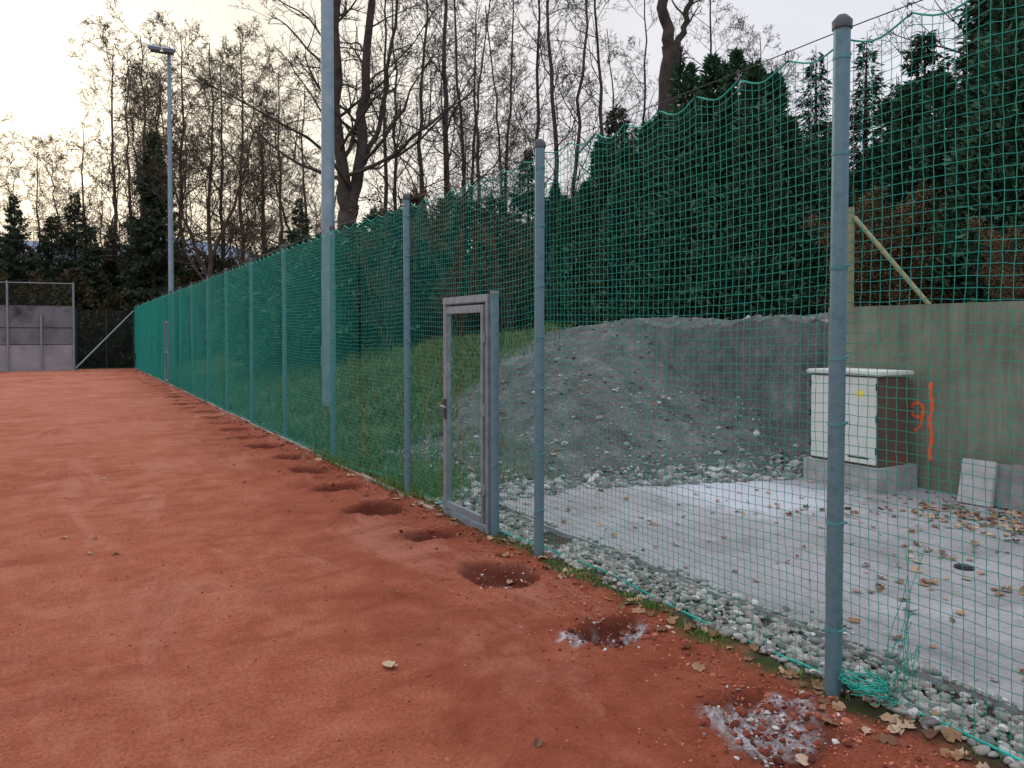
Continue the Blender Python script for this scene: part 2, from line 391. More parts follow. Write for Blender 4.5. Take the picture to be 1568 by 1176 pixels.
P2 = np.array([[(2.9865, la+.03, z), (2.99, (la+lb)/2, z-.008), (2.9865, lb-.03, z)] for z in lz])
Va, Fa = tubes(P1, np.full(P1.shape[:2], .0017), 4); Vb, Fb = tubes(P2, np.full(P2.shape[:2], .0017), 4)
meshm = pm('gate_mesh_cord', (.02, .17, .13), (.05, .25, .20), 5, .5, .0, 0)
mk('leaf_mesh', [(Va, Fa, 0), (Vb, Fb, 0)], [meshm], gate)
box('lock_case', 2.942, 2.954, lb-.045, lb+.005, .86, 1.04, wirem, gate, .004)
tube_obj('lever_handle', [([(2.942, lb-.02, .98), (2.905, lb-.02, .98), (2.90, lb-.05, .98), (2.90, lb-.14, .975)], .0085)], galv, gate, 10)
tube_obj('hinges', [([(2.965, la-.006, z), (2.965, la-.006, z+.09)], .012) for z in (.3, .95, 1.55)], galv, gate, 10)
g2 = empty('fence_gate')
box('frame_post_a', 2.92, 3.0, 28.3, 28.36, 0, 2.06, galv, g2); box('frame_post_b', 2.92, 3.0, 27.4, 27.46, 0, 2.06, galv, g2)
box('frame_header', 2.922, 2.998, 27.46, 28.3, 1.99, 2.058, galv, g2); box('leaf_rail', 2.922, 2.998, 27.46, 28.3, .05, .12, galv, g2)
box('leaf_mid_rail', 2.922, 2.998, 27.46, 28.3, 1.0, 1.05, galv, g2)

# ------------------------------------------------------------------ floodlight poles
polem = pm('pole_steel', (.17, .24, .29), (.27, .34, .39), 3, .5, .3, .08, .002, 30, spec=.5)
lensm = pm('lamp_glass', (.5, .5, .48), (.65, .65, .62), 5, .2, 0, 0)
def flood(x, y, H, r0, r1):
    e = empty('floodlight_pole'); z0 = hz(x, y)
    tube_obj('shaft', [([(x, y, z0-.3), (x, y, z0+.2), (x, y, H*.5), (x, y, H)], [r0, r0, (r0+r1)/2, r1])], polem, e, 24)
    tube_obj('collar', [([(x, y, H*.42), (x, y, H*.42+.06)], r0*.93)], polem, e, 24)
    tube_obj('crossarm', [([(x-.75, y, H), (x+.2, y, H)], .05)], polem, e, 10)
    for i, dx in enumerate((-.62, -.05)):
        o = box('lamp_housing_%d' % i, -.26, .26, -.32, .32, -.08, .08, polem, e, .03); o.location = (x+dx, y-.2, H+.1); o.rotation_euler = (R(22), 0, 0)
        o = box('lamp_glass_%d' % i, -.22, .22, -.27, .27, -.092, -.082, lensm, e, .003); o.location = (x+dx, y-.2, H+.1); o.rotation_euler = (R(22), 0, 0)
    box('inspection_door', x-r0-.004, x-r0+.01, y-.05, y+.05, z0+.8, z0+1.2, polem, e, .003)
flood(4.62, 15.3, 12.5, .14, .115)
flood(4.1, 36.9, 13.9, .13, .075)

# ------------------------------------------------------------------ electrical cabinet
cab = empty('electrical_cabinet')
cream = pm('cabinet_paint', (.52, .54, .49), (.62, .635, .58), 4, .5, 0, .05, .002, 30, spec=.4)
cgrey = pm('cabinet_side', (.09, .065, .05), (.12, .08, .06), 2.2, .6, 0, .05, c3=(.20, .065, .04))  # brown stain and reddish reflection on the side, painted into its colour
basem = pm('cabinet_base_concrete', (.24, .24, .23), (.42, .42, .40), 6, .9, bmp=.4)
yel = pm('yellow_sticker', (.8, .62, .02), (.85, .7, .05), 5, .5, bmp=0)
blk = pm('black_plastic', (.015, .015, .015), (.035, .035, .035), 5, .5, bmp=0)
box('plinth', 6.93, 7.58, 4.72, 5.62, 0, .285, basem, cab, .012)
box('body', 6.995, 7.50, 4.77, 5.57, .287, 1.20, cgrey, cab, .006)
box('roof', 6.955, 7.53, 4.73, 5.61, 1.202, 1.25, cream, cab, .012)
box('door_right', 6.975, 6.994, 4.785, 5.165, .31, 1.185, cream, cab, .005)
box('door_left', 6.975, 6.994, 5.175, 5.555, .31, 1.185, cream, cab, .005)
box('door_lock', 6.955, 6.974, 5.185, 5.215, .68, .80, blk, cab, .004)
for i, z in enumerate((.42, .74, 1.06)):
    box('hinge_r_%d' % i, 6.965, 6.985, 4.772, 4.784, z, z+.07, blk, cab, .002)
    box('hinge_l_%d' % i, 6.965, 6.985, 5.556, 5.568, z, z+.07, blk, cab, .002)
box('warning_sticker', 6.9725, 6.9745, 4.93, 5.00, .99, 1.05, yel, cab, 0)
box('vent_slots', 6.9725, 6.9745, 4.86, 5.10, .36, .375, blk, cab, 0)

sl = empty('stacked_concrete_slabs')
slabm = pm('slab_concrete', (.30, .29, .28), (.46, .45, .44), 5, .9, bmp=.3)
slabd = pm('slab_dark', (.15, .145, .14), (.27, .26, .24), 5, .9, bmp=.3)
for i, (x, y, w, h, mt, tl, rz) in enumerate(((7.28, 3.98, .30, .42, slabm, 14, 4), (7.36, 3.80, .26, .40, slabd, 10, -6), (7.32, 3.58, .22, .42, slabd, 12, 8), (7.42, 3.28, .4, .40, slabm, 9, 0), (7.34, 3.05, .36, .44, slabd, 15, -3))):
    o = box('slab_%d' % i, -.03, .03, -w/2, w/2, 0, h, mt, sl, .008); o.location = (x, y, .037); o.rotation_euler = (0, R(tl), R(rz))
dc = empty('drain_cap')
tube_obj('ring', [([(5.26, 2.94, .036), (5.26, 2.94, .048)], .062)], blk, dc, 24)
tube_obj('lid', [([(5.26, 2.94, .048), (5.26, 2.94, .054)], .045)], blk, dc, 24)

tp = empty('braced_fence_post')
tim = pm('weathered_timber', (.17, .17, .09), (.28, .27, .16), 6, .9, bmp=.4)
tube_obj('post', [([(7.95, 5.80, 1.5), (7.95, 5.80, 3.1)], .042)], tim, tp, 12)
tube_obj('brace', [([(7.95, 5.75, 2.98), (7.95, 4.80, 1.88)], .026)], tim, tp, 10)

# ------------------------------------------------------------------ far end of the court
ew = empty('concrete_end_wall')
ec = pm('end_wall_concrete', (.04, .04, .045), (.17, .165, .18), .9, .9, bmp=.3, c3=(.10, .095, .105), bscale=20)
ecl = pm('end_wall_lower', (.20, .19, .20), (.33, .31, .32), 1.2, .9, bmp=.3, bscale=20)
for i in range(5):
    box('panel_low_%d' % i, .38-2.5*(i+1)+.02, .38-2.5*i-.02, 40.0, 40.2, -.1, 1.15, ecl, ew, .015)
    box('panel_mid_%d' % i, .38-2.5*(i+1)+.02, .38-2.5*i-.02, 40.03, 40.2, 1.17, 1.9, ec, ew, .015)
    box('panel_top_%d' % i, .38-2.5*(i+1)+.02, .38-2.5*i-.02, 40.0, 40.2, 1.92, 2.9, ec, ew, .015)
ef = empty('end_net_fence')
segs = [([(.38-1.25*i, 39.93, 0), (.38-1.25*i, 39.93, (3.95 if i % 2 == 0 else 2.5))], .045) for i in range(11)]
segs += [([(.45, 39.9, .1), (2.9, 41.2, 2.75)], .04), ([(.38, 39.93, 3.9), (-12, 39.93, 3.8)], .02)]
tube_obj('posts', segs, galv, ef, 8)
gx = np.arange(-12, .38, .09); gz2 = np.arange(2.9, 3.9, .09)
P1 = np.array([[(x, 39.95, 2.9), (x+.01, 39.97, 3.4), (x, 39.95, 3.85)] for x in gx])
P2 = np.array([[(-12, 39.95, z), (-6, 39.96, z-.05), (.38, 39.95, z)] for z in gz2])
Va, Fa = tubes(P1, np.full(P1.shape[:2], .004), 3); Vb, Fb = tubes(P2, np.full(P2.shape[:2], .004), 3)
darknet = pm('dark_net', (.015, .03, .025), (.03, .05, .04), 3, .8, bmp=0)
mk('upper_net', [(Va, Fa, 0), (Vb, Fb, 0)], [darknet], ef)
gx = np.arange(.38, 3.0, .05)
P1 = np.array([[(x, 41.5, 0), (x, 41.5, 1.4), (x, 41.5, 2.75)] for x in gx]); P2 = np.array([[(.38, 41.5, z), (1.7, 41.5, z), (3., 41.5, z)] for z in np.arange(.05, 2.8, .05)])
Va, Fa = tubes(P1, np.full(P1.shape[:2], .005), 3); Vb, Fb = tubes(P2, np.full(P2.shape[:2], .005), 3)
mk('corner_net', [(Va, Fa, 0), (Vb, Fb, 0)], [darknet], ef)
tube_obj('corner_posts', [([(x, 41.45, 0), (x, 41.45, 2.8)], .03) for x in (.5, 1.75, 2.9)], wirem, ef, 8)

# ------------------------------------------------------------------ pebbles / stones / crumbs
def ico(n):
    bm = bmesh.new(); bmesh.ops.create_icosphere(bm, subdivisions=n, radius=1); bm.verts.index_update()
    r_ = (np.array([v.co[:] for v in bm.verts]), np.array([[v.index for v in f.verts] for f in bm.faces])); bm.free(); return r_
ICO2, ICO1 = ico(2), ico(1)
def stones(name, P, size, mat, ic=ICO2, seed=0, flat=.6, jit=.08, smooth=True):
    rg = np.random.RandomState(seed); M = len(P); V0, F0 = ic
    S = size[:, None]*np.stack([rg.uniform(.75, 1.3, M), rg.uniform(.7, 1.1, M), rg.uniform(flat*.7, flat*1.2, M)], 1)
    V = V0[None]*(1+rg.normal(0, jit, (M, len(V0), 1)))*S[:, None, :]
    a = rg.uniform(0, 6.28, M); tl = rg.normal(0, .35, M)
    c, s = np.cos(tl)[:, None], np.sin(tl)[:, None]
    V = np.stack([V[..., 0]*c-V[..., 2]*s, V[..., 1], V[..., 0]*s+V[..., 2]*c], -1)
    c, s = np.cos(a)[:, None], np.sin(a)[:, None]
    V = np.stack([V[..., 0]*c-V[..., 1]*s, V[..., 0]*s+V[..., 1]*c, V[..., 2]], -1)
    V += P[:, None, :]
    Fc = (F0[None]+(np.arange(M)*len(V0))[:, None, None]).reshape(-1, 3)
    return mk(name, [(V.reshape(-1, 3), Fc, 0)], [mat], smooth=smooth)
rg = np.random.RandomState(21)
pebm, nt, b = new_mat('pebble_mat')
g = N(nt, 'ShaderNodeNewGeometry').outputs['Random Per Island']
c = ramp(nt, g, [(0, (.085, .08, .07)), (.3, (.23, .21, .18)), (.55, (.34, .32, .28)), (.8, (.15, .14, .13)), (1, (.55, .53, .50))])
tc = N(nt, 'ShaderNodeTexCoord').outputs['Object']
c = mix(nt, .5, c, ramp(nt, noise(nt, tc, 90, 4), [(.3, (.7, .68, .66)), (.7, (1.15, 1.15, 1.15))]), 'MULTIPLY')
nt.links.new(c, b.inputs['Base Color']); b.inputs['Roughness'].default_value = .75
n = 6500
px = np.where(rg.rand(n) < .88, rg.uniform(3.05, 3.50, n), rg.normal(3.28, .2, n)); py_ = rg.uniform(.3, 6.9, n)
keep = (px > 2.98) & (px < 3.68); px, py_ = px[keep], py_[keep]
keep = vn(px, py_, 2.5, 5) > .22; px, py_ = px[keep], py_[keep]
sz = np.exp(rg.normal(-4.2, .4, len(px))).clip(.006, .033); sz[px > 3.53] *= .65
pz = terr(px, py_)[0]; pz = np.where(px > 3.47, .036, pz)+sz*.3+rg.rand(len(px))*.010*(px < 3.47)
stones('pebble_strip', np.stack([px, py_, pz], 1), sz, pebm, seed=1)
n = 6500
sx = rg.uniform(3.7, 8.4, n); off_ = np.abs(rg.normal(0, 1, n))
sy = foot(sx)+np.where(rg.rand(n) < .45, off_*.35-.12, rg.uniform(-.1, 5.5, n)*rg.rand(n)**.7)
lz_ = rg.rand(n) < .2; sx[lz_] = rg.uniform(3.3, 4.4, lz_.sum()); sy[lz_] = rg.uniform(6.3, 10, lz_.sum())
k = ~((sx > 6.85) & (sy < 5.75)); sx, sy = sx[k], sy[k]
near = np.abs(sy-foot(sx)) < .5
ss = np.exp(rg.normal(-4.4, .55, len(sx))).clip(.005, .05)*np.where(near, 1.5, .9)
sz_ = np.maximum(terr(sx, sy)[0], np.where(sy < foot(sx)+.05, .036, -1))+ss*.15
rubm = pm('rubble', (.10, .10, .095), (.19, .19, .18), 5, .9, island=True, bmp=.2, bscale=60, c3=(.38, .38, .36))
stones('rubble_stones', np.stack([sx, sy, sz_], 1), ss, rubm, ICO1, 2, .7, .16, False)
bx = np.array([4.95, 5.15, 6.3, 6.45, 5.6, 7.3, 4.3, 3.9]); by = np.array([6.75, 7.6, 8.1, 6.15, 9.0, 6.6, 6.9, 7.6]); bs = np.array([.075, .05, .04, .05, .04, .05, .05, .06])
whm = pm('pale_stone', (.38, .38, .36), (.58, .58, .56), 8, .85, bmp=.3)
stones('pale_rocks', np.stack([bx, by, terr(bx, by)[0]+bs*.2], 1), bs, whm, ICO1, 4, .7, .15, False)
n = 16000
cx = np.where(rg.rand(n) < .5, 2.95-np.abs(rg.normal(0, .45, n)), rg.uniform(-3.5, 2.9, n)); cy = .9+13*rg.rand(n)**1.6
cs = np.exp(rg.normal(-5.6, .5, n)).clip(.0018, .018)*np.where(cx > 2.6, 1.25, .9)
crm = pm('clay_crumb_mat', (.12, .028, .015), (.31, .08, .042), 5, .95, island=True, bmp=0, c3=(.48, .17, .105))
stones('clay_crumbs', np.stack([cx, cy, terr(cx, cy)[0]+cs*.3], 1), cs, crm, ICO1, 3, .7, .15, False)
pp_, s_ = [], []
for i in range(12):
    m_ = (420, 200, 90, 50, 40)[min(i, 4)]
    pp_.append(np.stack([rg.normal(PITS[i][0], .14, m_), rg.normal(PITS[i][1], .12, m_)], 1)); s_.append(np.exp(rg.normal(-5.1, .5, m_)).clip(.002, .02))
p3 = np.vstack(pp_[:3]); s3 = np.concatenate(s_[:3]); half = rg.rand(len(p3)) < .55
mixm = pm('chalky_crumbs', (.16, .09, .065), (.34, .28, .26), 5, .95, island=True, bmp=0, c3=(.56, .53, .52))
stones('pit_rubble', np.c_[p3[half], terr(p3[half, 0], p3[half, 1])[0]+s3[half]*.1], s3[half], mixm, ICO1, 6, .5, .22, False)
p4 = np.vstack([p3[~half]]+pp_[3:]); s4 = np.concatenate([s3[~half]]+s_[3:])*1.3
dkm = pm('dark_clods', (.06, .016, .010), (.16, .038, .02), 5, .95, island=True, bmp=0, c3=(.28, .07, .04))
stones('clay_clods', np.c_[p4, terr(p4[:, 0], p4[:, 1])[0]+s4*.3], s4, dkm, ICO1, 7, .7, .2, False)

# ------------------------------------------------------------------ leaves
shape = []
for k in range(16):
    a = k/16*2*np.pi
    shape.append((.55*math.cos(a)*(1+.15*math.cos(5*a)), .36*math.sin(a)*(1+.35*math.cos(6*a))))
shape = np.array(shape)
def leaves(name, P, size, mat, seed=0):
    rg = np.random.RandomState(seed); M = len(P)
    L0 = np.vstack([[0, 0], shape]); V = np.zeros((M, 17, 3)); V[..., 0] = L0[:, 0]; V[..., 1] = L0[:, 1]*rg.uniform(.7, 1.2, M)[:, None]
    cu = rg.uniform(-.1, 1.1, M)[:, None]; cv = rg.uniform(-.4, .8, M)[:, None]
    V[..., 2] = cu*1.6*V[..., 1]**2+cv*V[..., 0]**2+rg.normal(0, .03, (M, 17))
    V *= size[:, None, None]
    t = rg.normal(0, .35, M); c, s = np.cos(t)[:, None], np.sin(t)[:, None]
    V = np.stack([V[..., 0], V[..., 1]*c-V[..., 2]*s, V[..., 1]*s+V[..., 2]*c], -1)
    a = rg.uniform(0, 6.28, M); c, s = np.cos(a)[:, None], np.sin(a)[:, None]
    V = np.stack([V[..., 0]*c-V[..., 1]*s, V[..., 0]*s+V[..., 1]*c, V[..., 2]], -1)
    V[..., 2] -= V[..., 2].min(1)[:, None]*.8
    V += P[:, None, :]
    f0 = np.array([[0, 1+k, 1+(k+1) % 16] for k in range(16)])
    Fc = (f0[None]+(np.arange(M)*17)[:, None, None]).reshape(-1, 3)
    return mk(name, [(V.reshape(-1, 3), Fc, 0)], [mat])
leafm = pm('dry_leaf', (.12, .055, .026), (.26, .14, .07), 5, .8, island=True, bmp=0, c3=(.44, .31, .21))
lx, lyy, lsz = [], [], []
def addl(x, y, s): lx.append(x); lyy.append(y); lsz.append(s)
n = 230; a = rg.uniform(3.6, 7.5, n); bq = rg.uniform(.6, 6.3, n); addl(a, bq, rg.uniform(.025, .065, n))
for (qx, qy, sp, n) in ((6.3, 3.4, .3, 35), (6.9, 3.9, .3, 110), (6.7, 3.2, .25, 70), (7.2, 3.4, .2, 140), (5.3, 3.3, .12, 9), (5.0, 2.4, .1, 10), (4.7, 2.95, .12, 10), (6.0, 4.4, .2, 8)):
    addl(rg.normal(qx, sp, n).clip(3.6, 7.58), rg.normal(qy, sp, n), rg.uniform(.035, .075, n))
n = 280; addl(3.0+rg.normal(.0, .12, n), rg.uniform(1.0, 7.5, n), rg.uniform(.03, .08, n))
n = 260; addl(2.9+rg.normal(0, .12, n), rg.uniform(7, 40, n), rg.uniform(.05, .09, n))
n = 26; addl(rg.uniform(-4, 2.6, n), rg.uniform(2, 12, n), rg.uniform(.03, .06, n))
n = 170; addl(rg.uniform(4, 9, n), rg.uniform(6.6, 11, n), rg.uniform(.04, .08, n))
addl(np.array([1.35, .02, 2.42, 2.5, 2.62, 2.70]), np.array([3.5, 3.05, 1.95, 3.35, 4.5, 2.05]), np.array([.08, .05, .08, .07, .08, .07]))
n = 200; addl(rg.uniform(-12, 2.8, n), rg.uniform(38.8, 39.8, n), rg.uniform(.06, .1, n))
lx = np.concatenate(lx); lyy = np.concatenate(lyy); lsz = np.concatenate(lsz)
lz = terr(lx, lyy)[0]; onpad = (lx > 3.5) & (lx < 7.6) & (lyy < foot(lx)+.02); lz = np.where(onpad, .037, lz)+.004
leaves('fallen_leaves', np.stack([lx, lyy, lz], 1), lsz, leafm, 8)

# ------------------------------------------------------------------ grass
def blades(name, P, h, mat, seed=0, w=.006):
    rg = np.random.RandomState(seed); M = len(P); a = rg.uniform(0, 6.28, M); b2 = rg.uniform(0, 6.28, M); ln = rg.uniform(.1, .8, M)*h
    d = np.stack([np.cos(a), np.sin(a), np.zeros(M)], 1)*w
    l = np.stack([np.cos(b2)*ln, np.sin(b2)*ln, h], 1)
    m_ = np.stack([np.cos(b2)*ln*.3, np.sin(b2)*ln*.3, h*.6], 1)
    V = np.stack([P-d, P+d, P+m_+d*.7, P+m_-d*.7, P+l], 1).reshape(-1, 3)
    k = (np.arange(M)*5)[:, None]
    return mk(name, [(V, np.array([[0, 1, 2, 3]])+k, 0), (V, np.array([[3, 2, 4]])+k, 0)], [mat])
grm = pm('grass_blade', (.045, .075, .018), (.095, .155, .034), 5, .7, island=True, bmp=0, c3=(.20, .22, .08))
n = 110000
gx_ = 3.15+rg.rand(n)**1.2*8; gy_ = rg.uniform(7.2, 30, n)
gd = sst(8.6, 10.4, grassline(gx_, gy_))*sst(.28, .58, fbm(gx_, gy_, 1.3, 50))
k = rg.rand(n) < gd; gx_, gy_ = gx_[k], gy_[k]
gp = np.stack([gx_, gy_, terr(gx_, gy_)[0]-.01], 1)
hmod = .5+1.4*fbm(gx_, gy_, 2.2, 55)
blades('bank_grass', gp, rg.uniform(.05, .2, len(gp))*hmod, grm, 1, .009)
wx, wy_ = [], []
for (qx, qy, sp, n) in ((3.15, 7.5, .25, 900), (3.5, 7.9, .35, 1500), (3.3, 7.0, .15, 300), (2.98, 4.2, .1, 260), (3.0, 3.6, .08, 200), (2.95, 3.0, .07, 120), (3.05, 4.9, .1, 160), (3.0, 2.4, .06, 100), (4.4, 8.2, .4, 500), (3.1, 9.5, .3, 1200), (3.08, 1.85, .1, 100)):
    wx.append(rg.normal(qx, sp*.6, n)); wy_.append(rg.normal(qy, sp*1.5, n))
wx = np.concatenate(wx).clip(2.88, 9); wy_ = np.concatenate(wy_)
hh = rg.uniform(.02, .07, len(wx))*np.where(wy_ > 6.6, 2.4, .8)
blades('fence_weeds', np.stack([wx, wy_, terr(wx, wy_)[0]-.005], 1), hh, pm('weed_blade', (.05, .10, .02), (.10, .20, .035), 5, .7, island=True, bmp=0, c3=(.20, .20, .08)), 2, .004)

# ------------------------------------------------------------------ trees
bark = pm('bark', (.030, .024, .019), (.080, .066, .054), 4, .95, bmp=.5, bdist=.02, bscale=14)
twig = pm('warm_bark', (.055, .040, .027), (.12, .088, .058), 4, .95, bmp=0)
def nrm(v): return v/(np.linalg.norm(v)+1e-9)
def smoothpath(pts, n, rg, j):
    pts = np.array(pts, float); t = np.linspace(0, len(pts)-1, n)
    P = np.stack([np.interp(t, np.arange(len(pts)), pts[:, i]) for i in range(3)], 1)
    for _ in range(2): P[1:-1] = (P[:-2]+2*P[1:-1]+P[2:])/4
    P[1:-1, :2] += rg.normal(0, j, (n-2, 2)); return P
def lq(C, D, L, W, rg):
    D = D/(np.linalg.norm(D, axis=1, keepdims=True)+1e-9); S = np.cross(D, rg.normal(0, 1, D.shape)); S /= np.linalg.norm(S, axis=1, keepdims=True)+1e-9
    L = L[:, None]; W = W[:, None]
    V = np.stack([C, C+D*L*.5+S*W, C+D*L, C+D*L*.5-S*W], 1).reshape(-1, 3)
    return V, np.arange(len(C)*4).reshape(-1, 4)
brownleaf = pm('russet_leaf', (.045, .030, .013), (.10, .058, .024), 5, .8, island=True, bmp=0, c3=(.18, .11, .04))
need = pm('spruce_needles', (.014, .026, .013), (.030, .050, .024), 5, .8, island=True, bmp=0, c3=(.060, .082, .040))
thuj = pm('hedge_foliage', (.016, .048, .026), (.032, .088, .045), 5, .8, island=True, bmp=0, c3=(.065, .145, .075))
dull = pm('olive_foliage', (.028, .028, .013), (.060, .052, .024), 5, .85, island=True, bmp=0, c3=(.12, .09, .042))
def bare(name, stems, seed, nch=(18, 6, 5, 3), bl=4.0, ang=(30, 60), trop=.10, mat=None, rmin=.006, t0=.25, wob=.13, leafy=0):
    rg = np.random.RandomState(seed); store = {}
    NP = (0, 8, 6, 4, 3); SD = (8, 5, 4, 3, 3); tips = []
    def put(P, r, s): store.setdefault((len(P), s), []).append((P, r))
    def rec(p, d, L, r, lev):
        n = NP[lev]; P = [p]; dd = d
        J = rg.normal(0, wob*(1+.3*lev), (n-1, 3)); st = L/(n-1)
        for i in range(n-1):
            dd = dd+J[i]; dd[2] += trop*(1 if lev < 3 else .4); dd = nrm(dd); P.append(P[-1]+dd*st)
        P = np.array(P); rr = np.linspace(r, max(r*.3, rmin*.7), n); put(P, rr, SD[lev])
        if lev >= 3: tips.append(P[-1])
        if lev < len(nch):
            for k in range(nch[lev]):
                t = rg.uniform(.15, 1)*(n-1); i = min(int(t), n-2); f = t-i
                q = P[i]*(1-f)+P[i+1]*f; ax = nrm(P[i+1]-P[i])
                pe = nrm(np.cross(ax, rg.normal(0, 1, 3))); a = R(rg.uniform(28, 62))
                rec(q, ax*math.cos(a)+pe*math.sin(a), L*rg.uniform(.28, .55)*(1.15-.45*t/(n-1)), max(rr[i]*.55, rmin), lev+1)
    for pts, ra, rb, frac, sc in stems:
        P = smoothpath(pts, 18, rg, .04); tt = np.linspace(0, 1, 18)
        rr = ra+(rb-ra)*tt**.8
        put(P, rr, 8)
        m = int(nch[0]*frac)
        for k in range(m):
            u = t0+(1-t0)*(k+rg.rand())/m
            t = u*17; i = min(int(t), 16); f = t-i; q = P[i]*(1-f)+P[i+1]*f; ax = nrm(P[i+1]-P[i])
            a_ = rg.uniform(0, 6.28); pe = np.array([math.cos(a_), math.sin(a_), 0]); an = R(rg.uniform(*ang))
            rec(q, nrm(ax*math.cos(an)+pe*math.sin(an)), bl*sc*rg.uniform(.6, 1.15)*(1.1-.75*u), max(rr[i]*rg.uniform(.22, .42), rmin*1.6), 1)
    parts = []
    for (n, s), lst in store.items():
        V, Fq = tubes(np.array([a[0] for a in lst]), np.array([a[1] for a in lst]), s); parts.append((V, Fq, 0))
    if leafy:
        T = np.array(tips); T = T[rg.randint(0, len(T), leafy)]+rg.normal(0, .12, (leafy, 3))
        V, Fq = lq(T, rg.normal(0, 1, (leafy, 3)), rg.uniform(.04, .09, leafy), rg.uniform(.015, .035, leafy), rg); parts.append((V, Fq, 1))
    o = mk(name, parts, [mat or bark, brownleaf], smooth=True)
    me = o.data; bpy.data.objects.remove(o); return me
def spruce(name, H, Rm, seed, nq=16000, z0=.04, mat=need, p=.85, W=.035):
    rg = np.random.RandomState(seed); nb = int(H*34)
    zb = H*(z0+(1-z0)*np.sort(rg.rand(nb))**.95*.985); az = rg.uniform(0, 6.28, nb)
    side = 1+.22*np.sin(az*2+seed)+.18*np.sin(zb*2.7+az+seed)
    L = Rm*np.clip(1-zb/H, 0.02, 1)**p*rg.uniform(.5, 1.15, nb)*side+.08; sl = .45*(zb/H)-.35+rg.normal(0, .12, nb)
    t = np.linspace(0, 1, 5)[None]
    P = np.stack([np.cos(az)[:, None]*L[:, None]*t, np.sin(az)[:, None]*L[:, None]*t, zb[:, None]+L[:, None]*(sl[:, None]*t+.16*t*t)], -1)
    V1, F1 = tubes(P, .003+.009*L[:, None]*(1-t*.9), 3)
    pr_ = L/L.sum(); bi = rg.choice(nb, nq, p=pr_); u = rg.uniform(.1, 1, nq)**.75; l = L[bi]; s = rg.uniform(-1, 1, nq)
    wd = .28*l*(1.1-u)*s+.04*rg.normal(0, 1, nq)
    ca, sa = np.cos(az[bi]), np.sin(az[bi])
    C = np.stack([ca*l*u-sa*wd, sa*l*u+ca*wd, zb[bi]+l*(sl[bi]*u+.16*u*u)-np.abs(wd)*.35+rg.normal(0, .04, nq)], 1)
    D = np.stack([ca*.6-sa*np.sign(s)*.6, sa*.6+ca*np.sign(s)*.6, rg.normal(-.45, .45, nq)], 1)
    V2, F2 = lq(C, D, rg.uniform(.12, .28, nq), rg.uniform(.5, 1.2, nq)*W, rg)
    V3, F3, _ = tube([(0, 0, -.3), (.02, 0, H*.4), (0, .03, H*.8), (0, 0, H)], [H*.014, H*.010, H*.005, .006], 8)
    o = mk(name, [(V1, F1, 1), (V2, F2, 0), (V3, F3, 1)], [mat, bark]); me = o.data; bpy.data.objects.remove(o); return me
def bushy(name, H, Rm, seed, nq=16000, mat=thuj, L=(.10, .24), lean=1.0, shell=.5, flat=1.8):
    rg = np.random.RandomState(seed); nl = 8
    ang = rg.uniform(0, 6.28, nl); rad = rg.uniform(.15, .6, nl)*Rm; hh = H*rg.uniform(.6, 1, nl); hh[0] = H; rad[0] = 0
    k = rg.randint(0, nl, nq); u = rg.rand(nq)**.8; z = hh[k]*u
    prof = np.clip(1-u**flat, 0, 1)**.7*(.35+.65*np.minimum(u*5, 1)); r_ = Rm*.62*prof*(shell+(1-shell)*rg.rand(nq))*(1+.35*np.sin(u*23+k*2+ang[k])*rg.rand(nq))
    a = rg.uniform(0, 6.28, nq)
    C = np.stack([np.cos(ang[k])*rad[k]+np.cos(a)*r_, np.sin(ang[k])*rad[k]+np.sin(a)*r_, z], 1)
    lump = fbm(C[:, 0]*3+C[:, 1]*2, C[:, 2]*2.2, 1, seed); keep = lump > .40; C, a = C[keep], a[keep]; m = len(C)
    D = np.stack([np.cos(a)*1.0, np.sin(a)*1.0, np.full(m, lean)], 1)+rg.normal(0, .6, (m, 3))
    V2, F2 = lq(C, D, rg.uniform(L[0], L[1], m), rg.uniform(.02, .05, m), rg)
    segs = []
    for i in range(nl):
        segs.append(tube([(0, 0, -.3), (math.cos(ang[i])*rad[i]*.7, math.sin(ang[i])*rad[i]*.7, hh[i]*.4), (math.cos(ang[i])*rad[i], math.sin(ang[i])*rad[i], hh[i]*.95)], [.06, .04, .01], 5)[:2]+(1,))
    o = mk(name, [(V2, F2, 0)]+segs, [mat, bark]); me = o.data; bpy.data.objects.remove(o); return me

T_fork = bare('tree_forked', [
    ([(0, 0, -.3), (.05, 0, 1.5), (.0, .05, 3.2), (.1, 0, 4.4)], .34, .27, 0, 1),
    ([(.08, 0, 4.1), (-.22, 0, 6.0), (-.30, .1, 9), (-.2, 0, 13), (-.5, .3, 17)], .21, .06, 1, 1.1),
    ([(.12, 0, 4.1), (.50, .1, 6), (.55, 0, 8.5), (.9, -.2, 12), (1.0, .2, 17)], .20, .06, 1, 1.1),
    ([(.5, .1, 5.6), (1.1, .3, 7.0), (1.4, .5, 9.5), (1.9, .3, 13)], .09, .03, .7, .8)], 2, (20, 6, 5, 3), 4.0, (38, 72), .07, t0=.08)
T_slen = bare('tree_slender', [([(0, 0, -.3), (.15, .05, 4), (-.15, 0, 8), (.2, .1, 12), (0, 0, 17)], .14, .018, 1.4, 1)], 5, (22, 6, 5, 3), 3.8, (34, 68), .09, t0=.14)
T_slen2 = bare('tree_slender_b', [([(0, 0, -.3), (.3, .0, 3), (.25, .2, 7), (.7, .1, 11), (.5, 0, 15)], .12, .018, 1.2, 1), ([(.28, 0, 2.6), (-.3, -.2, 5), (-.6, -.2, 9), (-1.1, 0, 13)], .09, .018, .9, .9)], 8, (20, 6, 5, 3), 3.4, (34, 70), .08, t0=.13)
